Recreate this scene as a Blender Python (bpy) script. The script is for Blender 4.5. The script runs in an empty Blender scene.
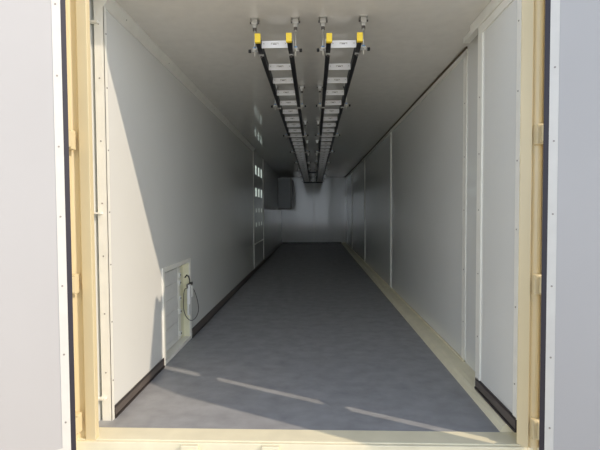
import bpy, bmesh, math, random
from mathutils import Vector, Matrix
random.seed(7)
S = bpy.context.scene
COL = S.collection

# ------------------------------------------------------------------ camera
cam_d = bpy.data.cameras.new('camera')
cam = bpy.data.objects.new('camera', cam_d); COL.objects.link(cam)
R = ((0.99941602, 0.00453524, -0.03386824),
     (0.03369661, 0.03369661, 0.99886389),
     (-0.00567133, 0.99942182, -0.03352411))
cam.matrix_world = Matrix(((R[0][0], R[0][1], -R[0][2], 0),
                           (R[1][0], R[1][1], -R[1][2], 0),
                           (R[2][0], R[2][1], -R[2][2], 1.2),
                           (0, 0, 0, 1)))
cam_d.sensor_width = 36; cam_d.lens = 415 / 600 * 36
cam_d.clip_start = .01; cam_d.clip_end = 500
S.camera = cam

# ------------------------------------------------------------------ sky, sun, exposure
SUN = Vector((1, -.4745, .83)).normalized()          # towards the sun
w = bpy.data.worlds.new('sky'); S.world = w; w.use_nodes = True
nt = w.node_tree; bg = nt.nodes['Background']
sky = nt.nodes.new('ShaderNodeTexSky'); sky.sky_type = 'NISHITA'; sky.sun_disc = False
sky.sun_elevation = math.asin(SUN.z); sky.sun_rotation = math.atan2(SUN.x, SUN.y)
sky.air_density = 1.0; sky.dust_density = 3.0; sky.ozone_density = 1.0
# hazy day: a bright pale horizon blended over the clear sky
tcw = nt.nodes.new('ShaderNodeTexCoord'); sx = nt.nodes.new('ShaderNodeSeparateXYZ')
rmp = nt.nodes.new('ShaderNodeValToRGB'); cr = rmp.color_ramp
cr.elements[0].position = 0; cr.elements[0].color = (.96, 1.05, 1.15, 1)
cr.elements[1].position = 1; cr.elements[1].color = (.15, .19, .27, 1)
e = cr.elements.new(.12); e.color = (.82, .88, .97, 1)
e = cr.elements.new(.4); e.color = (.32, .36, .43, 1)
mulS = nt.nodes.new('ShaderNodeVectorMath'); mulS.operation = 'SCALE'; mulS.inputs['Scale'].default_value = .04
mulH = nt.nodes.new('ShaderNodeVectorMath'); mulH.operation = 'SCALE'; mulH.inputs['Scale'].default_value = 2.15
addS = nt.nodes.new('ShaderNodeVectorMath')
nt.links.new(tcw.outputs['Generated'], sx.inputs[0]); nt.links.new(sx.outputs['Z'], rmp.inputs[0])
nt.links.new(sky.outputs[0], mulS.inputs[0]); nt.links.new(rmp.outputs[0], mulH.inputs[0])
nt.links.new(mulS.outputs[0], addS.inputs[0]); nt.links.new(mulH.outputs[0], addS.inputs[1])
nt.links.new(addS.outputs[0], bg.inputs[0]); bg.inputs[1].default_value = 1.0
sl = bpy.data.lights.new('sun', 'SUN'); sl.energy = 2.65; sl.angle = math.radians(.53); sl.color = (1, .84, .66)
so = bpy.data.objects.new('sun', sl); COL.objects.link(so)
so.rotation_euler = SUN.to_track_quat('Z', 'Y').to_euler(); so.location = (6, -4, 6)
V = S.view_settings
V.view_transform = 'Standard'; V.look = 'None'; V.gamma = 1; V.use_curve_mapping = False
V.exposure = 0.0
S.cycles.max_bounces = 16; S.cycles.diffuse_bounces = 10; S.cycles.glossy_bounces = 6
S.cycles.sample_clamp_indirect = 6

# ------------------------------------------------------------------ materials
def mat(name, col, rough=.5, metal=0, noise=None, bump=None, spec=.5, coat=0, trans=0):
    m = bpy.data.materials.new(name); m.use_nodes = True
    t = m.node_tree; b = t.nodes['Principled BSDF']
    b.inputs['Base Color'].default_value = (*col, 1); b.inputs['Roughness'].default_value = rough
    b.inputs['Metallic'].default_value = metal; b.inputs['Specular IOR Level'].default_value = spec
    b.inputs['Coat Weight'].default_value = coat; b.inputs['Coat Roughness'].default_value = .06
    tc = t.nodes.new('ShaderNodeTexCoord')
    # every material carries a little grain of its own
    sc, lo, hi, stretch = noise or (12, .96, 1.03, (1, 1, 1))
    mp = t.nodes.new('ShaderNodeMapping'); mp.inputs['Scale'].default_value = stretch
    nz = t.nodes.new('ShaderNodeTexNoise'); nz.inputs['Scale'].default_value = sc; nz.inputs['Detail'].default_value = 6
    rp = t.nodes.new('ShaderNodeMapRange'); rp.inputs['From Min'].default_value = .3; rp.inputs['From Max'].default_value = .7
    rp.inputs['To Min'].default_value = lo; rp.inputs['To Max'].default_value = hi
    mx = t.nodes.new('ShaderNodeVectorMath'); mx.operation = 'SCALE'; mx.inputs[0].default_value = col
    L = t.links.new
    L(tc.outputs['Object'], mp.inputs[0]); L(mp.outputs[0], nz.inputs['Vector']); L(nz.outputs['Fac'], rp.inputs[0])
    L(rp.outputs[0], mx.inputs['Scale']); L(mx.outputs[0], b.inputs['Base Color'])
    if bump:
        bs, bd, bst = bump
        mp2 = t.nodes.new('ShaderNodeMapping'); mp2.inputs['Scale'].default_value = bst
        n2 = t.nodes.new('ShaderNodeTexNoise'); n2.inputs['Scale'].default_value = bs; n2.inputs['Detail'].default_value = 3
        bp = t.nodes.new('ShaderNodeBump'); bp.inputs['Distance'].default_value = bd; bp.inputs['Strength'].default_value = 1
        L(tc.outputs['Object'], mp2.inputs[0]); L(mp2.outputs[0], n2.inputs['Vector'])
        L(n2.outputs['Fac'], bp.inputs['Height']); L(bp.outputs[0], b.inputs['Normal'])
    return m

M = {}
M['wall'] = mat('white_lacquered_panel', (.81, .815, .775), .1, noise=(1.2, .97, 1.02, (1, 1, 1)), bump=(14, .00008, (1, 1, .02)), coat=.35)
M['ceiling'] = mat('white_ceiling_panel', (.84, .82, .76), .09, bump=(2, .0003, (1, .3, 1)), coat=.35)
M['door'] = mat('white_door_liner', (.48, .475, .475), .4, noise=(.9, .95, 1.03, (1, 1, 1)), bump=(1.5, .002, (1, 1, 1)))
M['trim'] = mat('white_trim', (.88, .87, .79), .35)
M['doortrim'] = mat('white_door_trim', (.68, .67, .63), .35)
M['cream'] = mat('cream_paint', (.76, .65, .41), .25, noise=(5, .93, 1.03, (1, 1, .3)))
M['sill'] = mat('pale_cream_paint', (.86, .80, .59), .4, noise=(7, .92, 1.03, (1, 1, 1)))
M['rubber'] = mat('dark_rubber', (.028, .024, .035), .5)
M['skirt'] = mat('brown_black_vinyl', (.035, .027, .024), .35)
M['skirtmid'] = mat('grey_brown_vinyl', (.12, .10, .088), .45)
M['steel'] = mat('galvanised_steel', (.62, .61, .57), .35, .85)
M['steeldark'] = mat('dark_steel', (.16, .15, .14), .45, .6)
M['alu'] = mat('white_aluminium', (.93, .94, .95), .4, 0)
M['rail'] = mat('black_rail', (.018, .019, .022), .42)
M['railside'] = mat('dark_grey_rail', (.05, .055, .06), .4)
M['yellow'] = mat('yellow_plastic', (.97, .70, .05), .45)
M['plastic'] = mat('white_plastic', (.8, .8, .76), .35)
M['blue'] = mat('blue_zinc', (.25, .42, .68), .35, .5)
M['black'] = mat('black_plastic', (.015, .015, .017), .4)
M['cabinet'] = mat('grey_cabinet_paint', (.55, .58, .60), .4)
M['screw'] = mat('screw_steel', (.34, .31, .28), .4, .6)
M['darkgap'] = mat('brown_sealant', (.10, .075, .04), .6)
M['jamb'] = mat('cream_foam_board', (.80, .78, .58), .5)
M['ground'] = mat('pale_concrete', (.55, .50, .42), .85, noise=(3, .85, 1.08, (1, 1, 1)))
M['floor'] = mat('grey_floor_coating', (.33, .335, .35), .42, noise=(7, .84, 1.12, (1, 1.3, 1)), bump=(40, .0012, (1, 1, 1)))
# worn patches on the floor coating
t = M['floor'].node_tree; b = t.nodes['Principled BSDF']
n3 = t.nodes.new('ShaderNodeTexNoise'); n3.inputs['Scale'].default_value = 9; n3.inputs['Detail'].default_value = 8; n3.inputs['Distortion'].default_value = 1.6
r3 = t.nodes.new('ShaderNodeMapRange'); r3.inputs['From Min'].default_value = .35; r3.inputs['From Max'].default_value = .68
r3.inputs['To Min'].default_value = .36; r3.inputs['To Max'].default_value = .52
t.links.new(t.nodes['Texture Coordinate'].outputs['Object'], n3.inputs['Vector']); t.links.new(n3.outputs['Fac'], r3.inputs[0])
t.links.new(r3.outputs[0], b.inputs['Roughness'])
# frosted daylight panes
m = bpy.data.materials.new('frosted_pane'); m.use_nodes = True; t = m.node_tree
t.nodes.remove(t.nodes['Principled BSDF']); o_ = t.nodes['Material Output']
tr = t.nodes.new('ShaderNodeBsdfTranslucent'); tr.inputs[0].default_value = (.92, .95, .86, 1)
df = t.nodes.new('ShaderNodeBsdfDiffuse'); df.inputs[0].default_value = (.8, .82, .76, 1)
ms = t.nodes.new('ShaderNodeMixShader'); ms.inputs[0].default_value = .12
t.links.new(tr.outputs[0], ms.inputs[1]); t.links.new(df.outputs[0], ms.inputs[2]); t.links.new(ms.outputs[0], o_.inputs[0])
M['pane'] = m

# ------------------------------------------------------------------ mesh helpers
class MB:
    def __init__(s): s.bm = bmesh.new(); s.mats = []
    def mi(s, m):
        if m not in s.mats: s.mats.append(m)
        return s.mats.index(m)
    def _set(s, faces, m):
        i = s.mi(m)
        for f in faces: f.material_index = i
    def box(s, x0, x1, y0, y1, z0, z1, m, bevel=0):
        n0 = set(s.bm.faces)
        vs = [s.bm.verts.new((x, y, z)) for x in (x0, x1) for y in (y0, y1) for z in (z0, z1)]
        q = [(0, 1, 3, 2), (4, 6, 7, 5), (0, 4, 5, 1), (2, 3, 7, 6), (0, 2, 6, 4), (1, 5, 7, 3)]
        fs = [s.bm.faces.new([vs[i] for i in k]) for k in q]
        if bevel:
            es = list({e for f in fs for e in f.edges})
            bmesh.ops.bevel(s.bm, geom=es, offset=bevel, segments=2, affect='EDGES', profile=.5)
        s._set([f for f in s.bm.faces if f not in n0], m); return s
    def prism(s, pts, z0, z1, m, axis='z'):
        n0 = set(s.bm.faces)
        def P(a, b, c): return {'z': (a, b, c), 'y': (a, c, b), 'x': (c, a, b)}[axis]
        lo = [s.bm.verts.new(P(a, b, z0)) for a, b in pts]; hi = [s.bm.verts.new(P(a, b, z1)) for a, b in pts]
        s.bm.faces.new(lo[::-1]); s.bm.faces.new(hi); n = len(pts)
        for i in range(n): s.bm.faces.new((lo[i], lo[(i + 1) % n], hi[(i + 1) % n], hi[i]))
        s._set([f for f in s.bm.faces if f not in n0], m); return s
    def cyl(s, a, b, r, m, n=12, r2=None):
        a, b = Vector(a), Vector(b); n0 = set(s.bm.faces)
        d = b - a; q = d.to_track_quat('Z', 'Y').to_matrix().to_4x4()
        bmesh.ops.create_cone(s.bm, cap_ends=True, segments=n, radius1=r, radius2=r if r2 is None else r2, depth=d.length,
                              matrix=Matrix.Translation((a + b) / 2) @ q)
        fs = [f for f in s.bm.faces if f not in n0]
        for f in fs:
            if len(f.verts) == 4 and n > 6: f.smooth = True
        s._set(fs, m); return s
    def tube(s, pts, r, m, n=8):
        pts = [Vector(p) for p in pts]; n0 = set(s.bm.faces); rings = []
        for i, p in enumerate(pts):
            d = (pts[min(i + 1, len(pts) - 1)] - pts[max(i - 1, 0)]).normalized()
            u = d.orthogonal().normalized()
            if rings:
                u = (pu - d * pu.dot(d)).normalized()
            pu = u; v = d.cross(u)
            rings.append([s.bm.verts.new(p + (u * math.cos(2 * math.pi * k / n) + v * math.sin(2 * math.pi * k / n)) * r) for k in range(n)])
        for a, b in zip(rings, rings[1:]):
            for k in range(n): s.bm.faces.new((a[k], a[(k + 1) % n], b[(k + 1) % n], b[k])).smooth = True
        s.bm.faces.new(rings[0][::-1]); s.bm.faces.new(rings[-1])
        s._set([f for f in s.bm.faces if f not in n0], m); return s
    def slab(s, x0, x1, ys, zs, hole, m):
        """solid slab between x0 and x1, cut by the grid ys/zs, with cells left out where hole(y, z)"""
        ny, nz = len(ys) - 1, len(zs) - 1
        sol = lambda i, j: 0 <= i < ny and 0 <= j < nz and not hole((ys[i] + ys[i + 1]) / 2, (zs[j] + zs[j + 1]) / 2)
        vc = {}
        def v(x, i, j):
            k = (x, i, j)
            if k not in vc: vc[k] = s.bm.verts.new((x, ys[i], zs[j]))
            return vc[k]
        fs = []
        for i in range(ny):
            for j in range(nz):
                if not sol(i, j): continue
                fs.append(s.bm.faces.new((v(x0, i, j), v(x0, i, j + 1), v(x0, i + 1, j + 1), v(x0, i + 1, j))))
                fs.append(s.bm.faces.new((v(x1, i, j), v(x1, i + 1, j), v(x1, i + 1, j + 1), v(x1, i, j + 1))))
                for (di, dj), (p, q) in {(-1, 0): ((i, j), (i, j + 1)), (1, 0): ((i + 1, j), (i + 1, j + 1)),
                                         (0, -1): ((i, j), (i + 1, j)), (0, 1): ((i, j + 1), (i + 1, j + 1))}.items():
                    if not sol(i + di, j + dj):
                        fs.append(s.bm.faces.new((v(x0, *p), v(x1, *p), v(x1, *q), v(x0, *q))))
        s._set(fs, m); return s
    def build(s, name, parent=None, origin=None, kind=None, bevel=0):
        bmesh.ops.recalc_face_normals(s.bm, faces=s.bm.faces)
        if origin is not None:
            bmesh.ops.translate(s.bm, verts=s.bm.verts, vec=-Vector(origin))
        me = bpy.data.meshes.new(name); s.bm.to_mesh(me); s.bm.free()
        for k in s.mats: me.materials.append(M[k])
        o = bpy.data.objects.new(name, me); COL.objects.link(o)
        if origin is not None: o.location = origin
        if parent is not None: o.parent = parent
        if kind: o['kind'] = kind
        if bevel:
            bv = o.modifiers.new('bevel', 'BEVEL'); bv.width = bevel; bv.segments = 2; bv.limit_method = 'ANGLE'
        return o

def tag(o, label, cat, group=None):
    o['label'] = label; o['category'] = cat
    if group: o['group'] = group
    return o
def thing(name, label, cat, loc=(0, 0, 0), rotz=0, group=None):
    o = bpy.data.objects.new(name, None); COL.objects.link(o); o.empty_display_size = .05
    o.location = loc; o.rotation_euler = (0, 0, rotz); return tag(o, label, cat, group)
def copy_tree(o, parent=None):
    c = o.copy(); COL.objects.link(c); c.parent = parent
    for ch in list(o.children): copy_tree(ch, c)
    return c

# screw heads: one mesh shared by all
def screw_mesh():
    b = MB(); b.cyl((0, 0, 0), (0, 0, .0025), .0042, 'screw', 12)
    o = b.build('screw'); me = o.data; bpy.data.objects.remove(o); return me
SCREW = screw_mesh()
def screw(parent, p, nrm):
    o = bpy.data.objects.new('screw', SCREW); COL.objects.link(o); o.parent = parent
    o.location = p; o.rotation_euler = Vector(nrm).to_track_quat('Z', 'Y').to_euler(); return o

# ------------------------------------------------------------------ the setting
XL, XR, XN, YB, ZC = -1.17, 1.14, 1.04, 15.1, 2.41
MB().box(-14, 14, -16, 30, -.35, -.25, 'ground').build('ground', kind='structure')
MB().box(-1.27, 1.22, 2.24, YB, -.08, 0, 'floor').build('floor', kind='structure')
MB().box(-1.27, 1.22, 2.155, YB + .08, ZC, ZC + .14, 'ceiling').build('ceiling', kind='structure')
HY0, HY1, HZ0, HZ1 = 3.175, 3.825, .03, .735          # hatch opening
VY0, VY1, VZ0, VZ1 = 8.03, 9.54, .12, 2.34            # vent panel opening
ys = [2.32, HY0, HY1, VY0, VY1, YB]; zs = [0, HZ0, VZ0, HZ1, VZ1, ZC]
def hole(y, z): return (HY0 < y < HY1 and HZ0 < z < HZ1) or (VY0 < y < VY1 and VZ0 < z < VZ1)
wl = MB().slab(-1.222, XL, ys, zs, hole, 'wall').build('wall_left', kind='structure')
MB().box(-1.275, -1.241, 2.25, 2.6, -.02, 2.409, 'wall').build('trim_1', kind='structure')
wr = MB().box(XR, XR + .07, 2.68, YB, 0, ZC, 'wall').build('wall_right', kind='structure')
wn = MB().box(XN, XR + .07, 2.135, 2.67, 0.051, ZC, 'wall').build('wall_right_front', kind='structure')
wb = MB().box(-1.24, 1.21, YB, YB + .07, 0, ZC, 'wall').build('wall_back', kind='structure')
for x in (0,):
    MB().box(x - .008, x + .008, YB - .003, YB, .03, ZC, 'trim').build('joint_strip', wb)

# panel joint strips on the right wall
for y in (6.2, 9.33, 12.45):
    MB().box(XR - .010, XR, y - .024, y + .024, .05, 2.40, 'trim').build('joint_strip', wr)
st = MB().box(XR - .006, XR, 3.15, 3.215, .05, 2.36, 'trim').build('edge_trim', wr)
tt = MB().box(XR - .006, XR, 3.15, YB, 2.352, 2.392, 'trim').build('top_trim', wr)
MB().box(XR - .012, XR, 3.15, YB, 2.392, 2.41, 'darkgap').build('sealant_line', wr)
for z in (.35, .75, 1.2, 1.6, 2.0): screw(wr, (XR - .006, 3.18, z), (-1, 0, 0))
# near right panel trims
a = MB().box(XN - .008, XN, 2.61, 2.675, .12, 2.40, 'trim').build('corner_trim', wn)
MB().box(XN - .006, XN, 2.136, 2.175, .12, 2.40, 'trim').build('edge_trim', wn)
MB().box(XN - .008, XN, 2.175, 2.61, 2.285, 2.335, 'trim').build('top_trim', wn)
MB().box(XN - .012, XN + .03, 2.175, 2.80, 2.342, 2.41, 'trim', .003).build('ceiling_trim', wn)
MB().box(XN + .015, XN + .06, 2.80, 3.0, 2.372, 2.41, 'trim', .003).build('ceiling_trim', wn)
for z in (.3, .7, 1.1, 1.45, 1.8, 2.15):
    screw(wn, (XN - .008, 2.64, z + .1), (-1, 0, 0)) if z < 2 else None; screw(wn, (XN - .006, 2.155, z), (-1, 0, 0))
# front edge and trims of the left wall
MB().box(-1.223, XL + .004, 2.312, 2.32, .0, 2.40, 'trim').build('end_cap', wl)
MB().box(XL, XL + .006, 2.312, 2.337, .0, 2.40, 'trim').build('edge_trim', wl)
MB().prism([(XL, 2.345), (XL + .006, 2.345), (XL + .04, 2.40), (XL + .04, 2.41), (XL, 2.41)], 2.31, 8.0, 'trim', 'y').build('top_trim', wl)
for z in (.28, .62, .95, 1.25, 1.6, 1.95, 2.25):
    screw(wl, (-1.197, 2.312, z), (0, -1, 0))
    screw(wl, (XL + .006, 2.327, z - .05), (1, 0, 0))
for k in range(5): screw(wl, (XL + .024, 2.55 + k * .75, 2.378), (.9, 0, -.45))
# fixing tabs in the slot between left post and wall
for z in (.13, 1.19, 2.25):
    MB().box(-1.241, -1.195, 2.285, 2.312, z, z + .010, 'trim').build('fixing_tab', wl)

# baseboards
def skirting(name, pts_y, x0, x1, z0, z1, side):
    b = MB(); s = side; y0, y1 = pts_y
    b.box(min(x0, x0 + s * .008), max(x0, x0 + s * .008), y0, y1, z0, z1, 'skirt')
    b.box(min(x0, x0 + s * .0095), max(x0, x0 + s * .0095), y0 + .004, y1 - .004, z0 + .018, z1 - .012, 'skirtmid')
    b.box(min(x0, x0 + s * .013), max(x0, x0 + s * .013), y0, y1, z0, z0 + .012, 'skirt')
    return b.build(name, kind='structure')
skirting('baseboard_left', (2.338, 3.135), XL, 0, .0, .072, 1)
skirting('baseboard_left_rear', (3.865, YB), XL, 0, 0, .085, 1)
skirting('baseboard_right', (2.137, 2.672), XN, 0, .053, .128, -1)
MB().box(XL + .01, 1.0, YB - .012, YB, 0, .07, 'skirt').build('baseboard_back', kind='structure')
# kerb under the right wall
MB().prism([(1.0, 0), (1.012, .03), (1.03, .044), (1.06, .05), (XR + .07, .05), (XR + .07, 0)], 2.24, YB, 'sill', 'y').build('trim_2', kind='structure')
MB().box(1.125, XR, 3.15, YB, .05, .062, 'sill').build('trim_3', kind='structure')
# door sill
sillo = MB().box(-1.27, 1.165, 2.118, 2.24, -.24, .001, 'sill').box(-1.27, 1.165, 2.10, 2.118, -.24, -.004, 'sill').build('trim_4', kind='structure', bevel=.004)
# header beam
MB().box(-1.27, 1.165, 2.115, 2.155, 2.475, 2.62, 'cream').build('trim_5', kind='structure')
MB().box(-1.27, 1.165, 2.155, 2.4, 2.55, 2.62, 'cream').build('trim_6', kind='structure')
# corner posts (pressed steel section)
CX = -.055
def post(name, side):
    pr = [(1.035, 2.128), (1.078, 2.098), (1.082, 2.112), (1.088, 2.114), (1.096, 2.103), (1.107, 2.097), (1.118, 2.097), (1.129, 2.104), (1.136, 2.115),
          (1.138, 2.076), (1.165, 2.076), (1.165, 2.32), (1.142, 2.32), (1.142, 2.134), (1.035, 2.134)]
    if side < 0:
        pr = [(-1.157, 2.115), (-1.212, 2.115), (-1.218, 2.13), (-1.225, 2.135), (-1.25, 2.135), (-1.258, 2.128), (-1.262, 2.115),
              (-1.262, 2.06), (-1.285, 2.06), (-1.285, 2.32), (-1.25, 2.32), (-1.25, 2.15), (-1.157, 2.15)]
    return MB().prism(pr, -.24, 2.62, 'cream').build(name, kind='structure', bevel=.003)
post('trim_7', -1); post('trim_8', 1)

# ------------------------------------------------------------------ door leaves
def door(name, side):
    hx = 1.071 if side > 0 else -1.185
    # local frame: +u runs along the leaf from its hinge edge, +n is its inner face, v is up
    ang = math.atan2(-.573, .82 * side)
    root = bpy.data.objects.new(name, None); COL.objects.link(root)
    root.location = (hx, 1.94, .03); root['kind'] = 'structure'; root.rotation_euler = (0, 0, ang); root.empty_display_size = .1
    W, H, T = 1.17, 2.39, .101
    bk = 1 if side > 0 else -1                          # the outer side in local y
    def B(u0, u1, n0, n1, z0, z1, m, nm, par=root, bev=0, orig=None):
        return MB().box(u0, u1, min(bk * n0, bk * n1), max(bk * n0, bk * n1), z0, z1, m, bev).build(nm, par)
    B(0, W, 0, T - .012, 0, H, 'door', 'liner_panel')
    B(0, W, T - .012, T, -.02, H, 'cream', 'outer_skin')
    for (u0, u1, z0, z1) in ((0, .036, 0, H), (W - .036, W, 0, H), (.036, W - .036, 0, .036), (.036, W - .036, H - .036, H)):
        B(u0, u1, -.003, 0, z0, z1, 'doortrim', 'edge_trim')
    # gasket: two lips
    g = MB()
    for (u0, u1, n0, n1) in ((-.022, 0, 0, .012), (-.018, 0, .012, .035), (-.024, 0, .035, .048)):
        g.box(u0, u1, min(bk * n0, bk * n1), max(bk * n0, bk * n1), -.01, H, 'rubber')
    g.build('gasket', root)
    zz = .16
    while zz < H - .05:
        screw(root, (.020, -bk * .003, zz), (0, -bk, 0)); zz += .33
    return root
door('door_1', -1); door('door_2', 1)
# hinge lugs welded to the posts, one object each
def hinge(x, s, z, lab):
    t = thing('door_hinge', lab, 'hinge', (x, 2.06, z - .05), 0, 'door hinge lugs')
    b = MB()
    b.box(-.030, .020, 0.012, .054, .0, .1, 'cream', .005)
    b.box(-.012, .022, -.042, .012, .008, .092, 'cream', .005)
    b.build('lug', t)
    MB().cyl((.008, -.03, -.012), (.008, -.03, .112), .011, 'cream', 16).build('pin', t)
    return t
for s, X, sn in ((-1, -1.245, 'left'), (1, 1.118, 'right')):
    for z, n in ((.10, 'lowest'), (.83, 'second from the bottom'), (1.57, 'third from the bottom'), (2.40, 'topmost')):
        hinge(X, s, z, f'cream hinge lug on the {sn} door post, {n}')
# lock keepers on the front of the sill
for x, l in ((-.65, 'cream lock keeper on the sill front nearest the left post'), (-.23, 'cream lock keeper on the sill front nearer the middle')):
    t = thing('lock_keeper', l, 'lock keeper', (x, 2.10, -.07), 0, 'lock keepers on the sill')
    MB().box(-.045, .045, -.022, .0, 0, .062, 'sill', .004).build('body', t)
    MB().box(-.02, .02, -.03, -.022, .012, .045, 'sill', .003).build('lip', t)

# ------------------------------------------------------------------ access hatch in the left wall
t = thing('access_hatch', 'white framed low hatch with ribbed shutter set in the left wall', 'hatch', (XL, 3.5, 0))
def part(nm, par, x0, x1, y0, y1, z0, z1, m, bev=0, L=(XL, 3.5, 0)):
    return MB().box(x0 - L[0], x1 - L[0], y0 - L[1], y1 - L[1], z0 - L[2], z1 - L[2], m, bev).build(nm, par)
fr = MB()
for (a0, a1, c0, c1) in ((3.14, 3.18, .004, .765), (3.82, 3.862, .004, .765), (3.18, 3.82, .73, .765), (3.18, 3.82, .004, .036)):
    fr.box(.0, .008, a0 - 3.5, a1 - 3.5, c0, c1, 'trim')
fr.build('frame', t)
part('near_jamb', t, -1.24, XL, 3.176, 3.182, .034, .732, 'trim')
part('far_jamb', t, -1.24, XL, 3.816, 3.824, .034, .732, 'jamb')
part('head_jamb', t, -1.24, XL, 3.182, 3.816, .726, .732, 'trim')
part('bottom_jamb', t, -1.24, XL, 3.182, 3.816, .031, .036, 'trim')
part('back_panel', t, -1.252, -1.241, 3.16, 3.84, .01, .76, 'plastic')
sh = MB()                                              # ribbed shutter
zr = [.045, .10, .222, .341, .460, .582, .70]
for z0, z1 in zip(zr, zr[1:]):
    sh.box(-.070, -.052, 3.20 - 3.5, 3.655 - 3.5, z0 + .0015, z1 - .0015, 'plastic', .002)
sh.box(-.070, -.058, 3.20 - 3.5, 3.655 - 3.5, .045, .70, 'steel')
sho = sh.build('shutter', t)
part('hinge_strip', t, -1.24, -1.219, 3.66, 3.715, .045, .70, 'trim', .002)
part('liner_strip', t, -1.24, -1.225, 3.72, 3.816, .045, .70, 'jamb')
for z in (.10, .30, .42, .56, .63):
    o = MB().box(.0, .012, -.02, .02, -.02, .02, 'plastic', .003).cyl((.012, 0, 0), (.016, 0, 0), .008, 'steeldark').build('latch', t)
    o.location = (-1.219 - XL, 3.688 - 3.5, z)

# cable connector hanging at the hatch
CY, CZ = 3.80, .355
t = thing('cable_connector', 'small white twin plug with looped grey wire hanging at the hatch edge', 'connector', (XL + .008, CY, CZ))
MB().box(0, .014, -.09, .07, .155, .185, 'steeldark', .003).build('mounting_clip', t)
MB().box(.0, .030, -.085, -.03, .0, .18, 'plastic', .008).build('plug', t)
MB().box(.0, .026, .005, .045, .05, .16, 'plastic', .007).build('plug', t)
MB().box(.004, .022, -.09, -.02, -.10, .0, 'plastic', .006).build('plug', t)
ctl = [Vector(p) for p in [(0.012, -0.079, 0.151), (0.012, -0.181, 0.152), (0.012, -0.21, 0.069), (0.032, -0.271, -0.005), (0.032, -0.199, -0.085), (0.032, -0.068, -0.151), (0.032, 0.076, -0.165), (0.032, 0.177, -0.122), (0.012, 0.237, -0.057), (0.012, 0.172, 0.035), (0.012, 0.092, 0.109), (0.012, -0.002, 0.146)]]
pts = []
for k in range(len(ctl) - 1):                          # smooth curve through the control points
    p0, p1, p2, p3 = ctl[max(k - 1, 0)], ctl[k], ctl[k + 1], ctl[min(k + 2, len(ctl) - 1)]
    for q in range(5):
        u = q / 5
        pts.append(.5 * ((2 * p1) + (p2 - p0) * u + (2 * p0 - 5 * p1 + 4 * p2 - p3) * u * u + (3 * p1 - p0 - 3 * p2 + p3) * u ** 3))
pts.append(ctl[-1])
MB().tube(pts, .0036, 'steeldark').build('wire', t)
MB().tube([(.012, -.16, .26), (.014, -.12, .275), (.016, -.07, .255), (.014, -.03, .215), (.010, -.02, .18)], .006, 'black').build('lead', t)

# ------------------------------------------------------------------ vent panel with lit openings
t = thing('vent_panel', 'narrow white panel of rectangular and round daylight openings in left wall', 'vent panel', (XL, 8.785, 0))
cols = [8.40, 8.83, 9.25]; W2 = .09; D2 = .042
yy = sorted({VY0, VY1} | {c + s * W2 for c in cols for s in (-1, 1)} | {c + s * D2 for c in cols for s in (-1, 1)})
rows = [(1.94, 2.13), (1.50, 1.68)]; dots = [1.22, .93]
zz = sorted({VZ0, VZ1} | {z for r in rows for z in r} | {d + s * D2 for d in dots for s in (-1, 1)})
def vh(y, z):
    for c in cols:
        if abs(y - c) < W2 and any(a < z < b for a, b in rows): return True
        if abs(y - c) < D2 and any(abs(z - d) < D2 for d in dots): return True
    return False
MB().slab(-.014, -.002, [y - 8.785 for y in yy], zz, lambda y, z: vh(y + 8.785, z), 'wall').build('panel', t)
for c in cols:
    for a_, b_ in rows: MB().box(-.010, -.0035, c - W2 - 8.785, c + W2 - 8.785, a_, b_, 'pane').build('pane', t)
    for d in dots: MB().box(-.010, -.0035, c - D2 - 8.785, c + D2 - 8.785, d - D2, d + D2, 'pane').build('pane', t)
fr = MB()
for (a0, a1, c0, c1) in ((7.985, 8.03, .09, 2.405), (9.54, 9.585, .09, 2.405), (8.03, 9.54, .54, .57)):
    fr.box(0, .007, a0 - 8.785, a1 - 8.785, c0, c1, 'trim')
fr.build('frame', t)

# ------------------------------------------------------------------ cabinet in the far left corner
t = thing('wall_cabinet', 'grey box cabinet hung high in the far left corner', 'cabinet', (-.957, 13.56, 1.28))
MB().box(-.213, .213, .02, 1.5, 0, 1.0, 'cabinet').build('body', t)
MB().box(-.205, .195, 0, .02, .02, .985, 'cabinet', .004).build('door', t)
MB().box(.197, .226, -.006, .03, -.02, 1.0, 'steeldark').box(-.213, .197, -.006, .03, -.03, .015, 'steeldark').build('edge_frame', t)
MB().cyl((.15, -.015, .45), (.15, 0, .45), .012, 'steel').build('handle', t)

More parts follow.
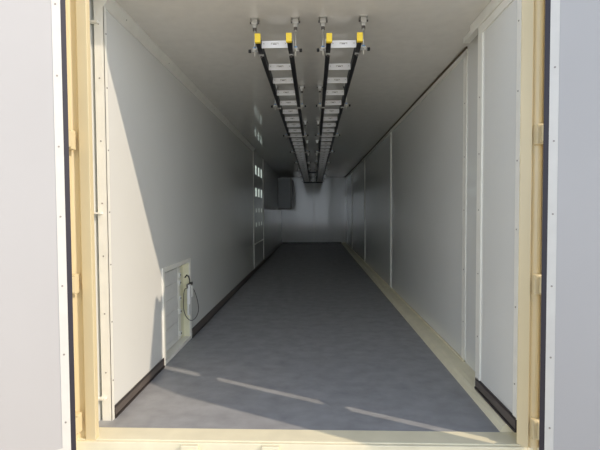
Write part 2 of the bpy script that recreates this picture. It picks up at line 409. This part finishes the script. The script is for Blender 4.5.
# ------------------------------------------------------------------ cable ladders under the ceiling
LZ0, LZ1 = 2.216, 2.266
Y0, Y1 = 2.51, 14.75
SP = .343
def ladder(cx, w, label, ysh):
    t = thing('cable_ladder', label, 'cable ladder', (cx, Y0 + ysh, LZ0), 0)
    h = LZ1 - LZ0; hw = w / 2; L = Y1 - Y0
    for s in (-1, 1):
        r = MB(); xo = s * hw
        x0, x1 = sorted((xo, xo - s * .027))
        r.box(x0, x1, .03, L, 0, .006, 'rail').box(x0, x1, .03, L, h - .006, h, 'railside')
        xa, xb = sorted((xo - s * .012, xo - s * .020)); r.box(xa, xb, .03, L, .006, h - .006, 'railside')
        r.build('rail', t)
        MB().box(x0 - (.005 if s > 0 else .002), x1 + (.005 if s < 0 else .002), 0, .024, -.001, h + .001, 'yellow', .0015).build('end_cap', t)
    rw = hw - .027
    rm = None; y = .135
    while y < L - .05:
        if rm is None:
            b = MB(); b.box(-rw, rw, 0, .004, .002, h - .004, 'alu').box(-rw, rw, .004, .032, h - .008, h - .004, 'alu').box(-rw, rw, .028, .032, .012, h - .004, 'alu')
            # pressed bridge mark in the middle of the face
            b.box(-.018, .018, -.002, 0, .030, .0335, 'steel').box(-.024, -.018, -.002, 0, .023, .0335, 'steel').box(.018, .024, -.002, 0, .023, .0335, 'steel')
            b.box(-.012, .012, -.001, 0, .023, .027, 'steeldark')
            b.cyl((-rw + .014, -.002, .028), (-rw + .014, 0, .028), .004, 'steel', 8).cyl((rw - .014, -.002, .028), (rw - .014, 0, .028), .004, 'steel', 8)
            o = b.build('rung', t); rm = o.data
        else:
            o = bpy.data.objects.new('rung', rm); COL.objects.link(o); o.parent = t
        o.location = (0, y + {0: -.033, 1: .03}.get(round((y - .135) / SP), 0), 0); y += SP
    MB().box(-hw - .01, hw + .01, L, L + .03, -.01, h, 'rail').build('end_bar', t)
    return t
LX, RX = -.240, .188
ladder(LX, .218, 'left of the two long ladder trays hung under the ceiling, yellow end caps', .005)
ladder(RX, .213, 'right of the two long ladder trays hung under the ceiling, yellow end caps', .02)

def make_hanger():
    t = thing('ladder_hanger', 'x', 'hanger', (0, 0, 2.19))
    # local: x+ = outwards from the rail; rod at x = 0
    b = MB(); zc = 2.41 - 2.19
    b.box(-.026, .026, -.026, .026, zc - .005, zc, 'steel', .001)
    b.box(-.019, .019, -.018, .018, zc - .035, zc - .005, 'steel', .004).box(-.013, .013, -.014, .014, zc - .056, zc - .033, 'steel', .003)
    b.build('ceiling_bracket', t)
    MB().cyl((-.029, 0, zc - .022), (.029, 0, zc - .022), .007, 'steeldark', 6).build('bracket_bolt', t)
    MB().cyl((0, 0, zc - .072), (0, 0, zc - .056), .013, 'steeldark', 6).cyl((0, 0, zc - .085), (0, 0, zc - .072), .008, 'steel', 6).build('bracket_nut', t)
    MB().cyl((0, 0, -.012), (0, 0, zc - .052), .0048, 'steel', 10).build('rod', t)
    b = MB()
    b.box(-.018, .016, -.016, .016, .028, .034, 'steel', .001).box(-.018, -.013, -.016, .016, .028, .082, 'steel', .001)
    b.box(-.048, -.014, .058, .082, .017, .0255, 'steel', .002).box(-.018, -.012, .0, .082, .018, .034, 'steel', .001)
    b.cyl((-.032, .07, .006), (-.032, .07, .018), .007, 'steeldark', 6)
    b.build('clamp', t)
    b = MB(); b.cyl((0, 0, .034), (0, 0, .046), .012, 'blue', 6).cyl((0, 0, .014), (0, 0, .028), .012, 'steel', 6)
    b.cyl((0, 0, .026), (0, 0, .0285), .017, 'steel', 16); b.build('rod_nut', t)
    b = MB(); b.cyl((.006, 0, .022), (.024, 0, .022), .006, 'steel', 10).cyl((.024, 0, .022), (.040, 0, .022), .011, 'black', 10); b.build('knob', t)
    return t
# dark cross bars carrying the far ends of the two ladder trays
for y, x0, x1, lab in ((14.55, -.36, .31, 'dark cross bar under both ladder trays at the far wall'), (11.3, -.12, .062, 'short dark cross bar between the ladder trays, well before the far wall')):
    t = thing('cross_bar', lab, 'cross bar', ((x0 + x1) / 2, y, 2.174), 0)
    h_ = (x1 - x0) / 2
    MB().box(-h_, h_, -.02, .02, 0 if x0 < -.2 else .046, .006 if x0 < -.2 else .052, 'railside').box(-h_, h_, -.02, -.014, .0 if x0 < -.2 else .046, .040 if x0 < -.2 else .090, 'railside').build('bar', t)
    for sx in (() if x0 < -.2 else (-1, 1)): MB().cyl((sx * (h_ - .012), 0, .0), (sx * (h_ - .012), 0, .24), .005, 'steel', 8).build('rod', t)
proto = make_hanger(); first = True
ORD = ['nearest the doors', 'second from the doors', 'third from the doors', 'fourth from the doors', 'fifth from the doors',
       'sixth from the doors', 'seventh from the doors', 'second from the far wall', 'nearest the far wall']
HYS = [2.65, 4.04, 5.6, 7.15, 8.72, 10.2, 11.75, 13.1, 14.3]
for nm, cx, hw in (('left', LX, .109), ('right', RX, .1065)):
    for s, sn in ((-1, 'left'), (1, 'right')):
        for i, y in enumerate(HYS):
            o = proto if first else copy_tree(proto); first = False
            o.location = (cx + s * (hw + .020), y, 2.19)
            o.rotation_euler = (0, 0, 0)
            o.scale = (s, 1, 1)
            o['label'] = f'rod hanger on {sn} rail of {nm} ladder tray, {ORD[i]}'
            o['group'] = 'rod hangers of the ladder trays'
